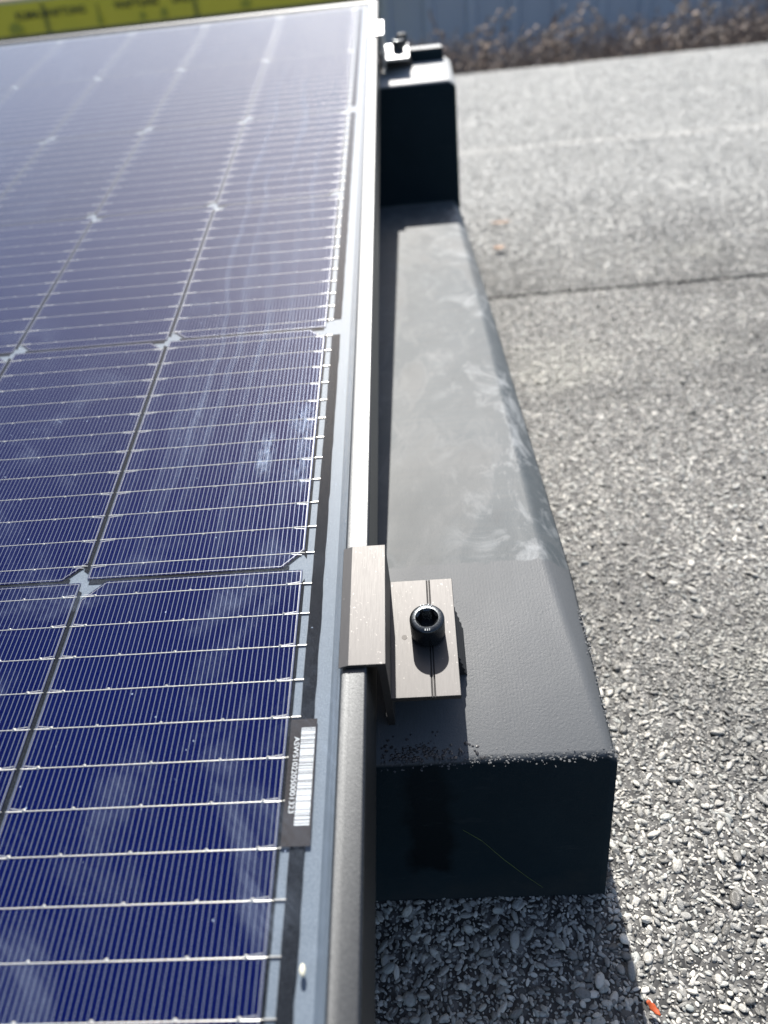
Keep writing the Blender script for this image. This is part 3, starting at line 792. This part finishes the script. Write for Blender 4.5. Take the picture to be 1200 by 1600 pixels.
# ================================================================== END CLAMPS with socket bolts
def make_clamp(yc, label, zb0, cm):
    org = Vector((0.049, yc, zb0))
    c = empty('end_clamp', to_world(org), (TILT, 0, 0)); tag(c, label, 'clamp', 'clamps holding the panel frame to the block')
    y0, y1 = yc - 0.029, yc + 0.029
    pr = [(.0178, .0028), (.0178, .0031), (.0217, .0046), (.0354, .0046), (.0356, .0044), (.0356, -.0210), (.0515, -.0210), (.0516, -.0217), (.0519, -.0217), (.0520, -.0210), (.0526, -.0210), (.0527, -.0217), (.0530, -.0217), (.0531, -.0210),
          (.0628, -.0210), (.0630, -.0212), (.0630, -.0236), (.0628, -.0238), (.0356, -.0238), (.0354, zb0), (.0325, zb0), (.0325, .0028)]
    bm = bmesh.new()
    A = [bm.verts.new((x, y0, z)) for x, z in pr]; B = [bm.verts.new((x, y1, z)) for x, z in pr]
    for i in range(len(pr)):
        j = (i + 1) % len(pr); bm.faces.new((A[i], A[j], B[j], B[i]))
    bm.faces.new(A); bm.faces.new(B[::-1])
    bmesh.ops.translate(bm, verts=bm.verts, vec=-org)
    bevel(from_bm('clamp_body', bm, cm, c), 0.00025, 2, 50)
    # black rubber cushion under the foot, ribbed along its outer side
    bm = bmesh.new(); zt_ = -.0240; hh = zt_ - zb0; pr2 = [(.0362, zt_), (.0610, zt_)]
    for k in range(4):
        pr2 += [(.0634 + k * .0009, zt_ - hh * (.12 + .22 * k)), (.0628 + k * .0009, zt_ - hh * (.20 + .22 * k))]
    pr2 += [(.0668, zb0), (.0362, zb0)]
    A = [bm.verts.new((x, y0 + .022, z)) for x, z in pr2]; B = [bm.verts.new((x, y1 - 0.012, z)) for x, z in pr2]
    for i in range(len(pr2)):
        j = (i + 1) % len(pr2); bm.faces.new((A[i], A[j], B[j], B[i]))
    bm.faces.new(A); bm.faces.new(B[::-1])
    bmesh.ops.translate(bm, verts=bm.verts, vec=-org)
    from_bm('rubber_pad', bm, M['rubber'], c)
    # small punched mark beside the bolt
    bm = bmesh.new(); bmesh.ops.create_circle(bm, cap_ends=True, segments=16, radius=0.0012)
    bmesh.ops.translate(bm, verts=bm.verts, vec=Vector((.0413, yc - .0008, -.02093)) - org)
    from_bm('punch_mark', bm, M['dark_groove'], c)
    # socket head bolt
    N = 72; bm = bmesh.new(); zb = -0.0210; bx, by = .0513, yc + 0.0005
    def hexr(q, r): 
        k = (q % (math.pi / 3)) - math.pi / 6
        return r / math.cos(k)
    rings = []
    pro = [(0.0066, 0.0), (0.0070, 0.0006), (0.00715, 0.0012), (0.00718, 0.0103), (0.0071, 0.0108), (0.0068, 0.0112), (0.0060, 0.0116), (0.0048, 0.0117), (0.0046, 0.0115)]
    for (r, z) in pro:
        kn = []
        for k in range(N):
            q = 2 * math.pi * k / N; rr = r
            if 0.0012 <= z <= 0.0101: rr = r - (0.00022 if k % 2 else 0.0)
            kn.append(bm.verts.new((bx + rr * math.cos(q), by + rr * math.sin(q), zb + z)))
        rings.append(kn)
    for r, z in ((0.0038, 0.0108), (0.0037, 0.0045)):
        rings.append([bm.verts.new((bx + min(hexr(2 * math.pi * k / N, r), 0.0046) * math.cos(2 * math.pi * k / N), by + min(hexr(2 * math.pi * k / N, r), 0.0046) * math.sin(2 * math.pi * k / N), zb + z)) for k in range(N)])
    for i in range(len(rings) - 1):
        for k in range(N):
            l = (k + 1) % N; bm.faces.new((rings[i][k], rings[i][l], rings[i + 1][l], rings[i + 1][k]))
    bm.faces.new(rings[-1]); bm.faces.new(rings[0][::-1])
    # stamped nicks on the head rim
    for a0 in (math.radians(-98), math.radians(-90), math.radians(-82), math.radians(70), math.radians(82), math.radians(100), math.radians(112)):
        px, py = bx + 0.0062 * math.cos(a0), by + 0.0062 * math.sin(a0)
        box(bm, px - .0002, px + .0002, py - .0005, py + .0005, zb + 0.0112, zb + 0.0120)
    bmesh.ops.translate(bm, verts=bm.verts, vec=-org)
    b = from_bm('socket_bolt', bm, M['bolt'], c, smooth=True); b.data.set_sharp_from_angle(angle=R(35))
    return c
make_clamp(-0.9432, 'grey brown aluminium end clamp on the low front end of the block, nearest the camera', -0.0428, M['clamp'])
make_clamp(-0.1220, 'end clamp on the tall far end of the block, sun glare painted into its pale metal', -0.0365, simple('glare_aluminium', (0.55, 0.56, 0.57), 0.5, 1.0))  # paler copy of the clamp metal, with the glare put into its colour

# ================================================================== SMALL THINGS
def leaf(name, loc, L, W, rz, col, label, curl=0.3, tilt=(0, 0)):
    vs, fs = [], []; n = 8
    for i in range(n + 1):
        u = i / n; w = W * math.sin(math.pi * min(1, u * 0.9 + 0.08)) ** 0.8 * (1 + 0.2 * math.sin(i * 2.3)); z = curl * L * (u - 0.5) ** 2
        vs += [((u - .5) * L, -w / 2, z + w * .2), ((u - .5) * L, 0, z), ((u - .5) * L, w / 2, z + w * .25)]
    for i in range(n):
        a = i * 3; fs += [(a, a + 3, a + 4, a + 1), (a + 1, a + 4, a + 5, a + 2)]
    t = NT(name + '_mat'); nn = t.noise(t.obj(), 400, 3)
    t.set(color=t.mix(nn, tuple(q * .55 for q in col), col), rough=0.6)
    o = from_pydata(name, vs, fs, t.m, smooth=True); o.location = loc; o.rotation_euler = (tilt[0], tilt[1], rz)
    md = o.modifiers.new('thick', 'SOLIDIFY'); md.thickness = 0.0005
    return tag(o, label, 'leaf')
leaf('dry_leaf', (0.1905, 0.045, 0.0085), 0.030, 0.008, R(4), (0.24, 0.12, 0.05), 'thin brown dry leaf lying flat on the gravel, the farther of two by the block')
leaf('dry_leaf', (0.1745, -0.078, 0.0085), 0.017, 0.012, R(25), (0.22, 0.105, 0.04), 'short curled brown leaf on the gravel, the nearer of two by the block', 0.6)
leaf('dry_leaf', (0.1312, -1.0235, 0.0042), 0.0062, 0.0022, R(-50), (0.55, 0.10, 0.025), 'tiny orange leaf scrap on the gravel at the bottom of the photo', 0.6, (0.2, 0.2))

def blade(name, pts, r, label):
    vs, fs = [], []
    for i, (p, s) in enumerate(pts):
        vs += [(p[0] - r * s * .5, p[1], p[2] + r * s), (p[0] + r * s * .5, p[1], p[2] - r * s)]
    for i in range(len(pts) - 1):
        a = i * 2; fs.append((a, a + 1, a + 3, a + 2))
    o = from_pydata(name, vs, fs, M['grass'], smooth=True)
    md = o.modifiers.new('thick', 'SOLIDIFY'); md.thickness = 0.0002
    return tag(o, label, 'grass blade')
yb = -0.9772
blade('grass_blade', [((0.0605, yb - .0006, 0.060), 1), ((0.068, yb - .0004, 0.051), 1), ((0.077, yb - .0012, 0.037), 1), ((0.087, yb - .0012, 0.022), .8), ((0.0945, yb - .001, 0.0115), .4)], 0.00035,
      'long thin green grass blade stuck to the dark front face of the block')

# grit on the glass
bm = bmesh.new(); bmesh.ops.create_icosphere(bm, subdivisions=2, radius=1)
for v in bm.verts: v.co = Vector((v.co.x * .0009, v.co.y * .0018, v.co.z * .0006)) * (1 + .2 * noise.noise(v.co * 2))
g = from_bm('grit', bm, simple('pale_grit', (0.62, 0.60, 0.48), 0.7), smooth=True)
g.location = to_world((0.0113, -1.0690, 0.0014)); g.rotation_euler = (TILT, 0, 0.1)
tag(g, 'pale crumb of grit lying on the glass by the dark edge strip', 'grit')
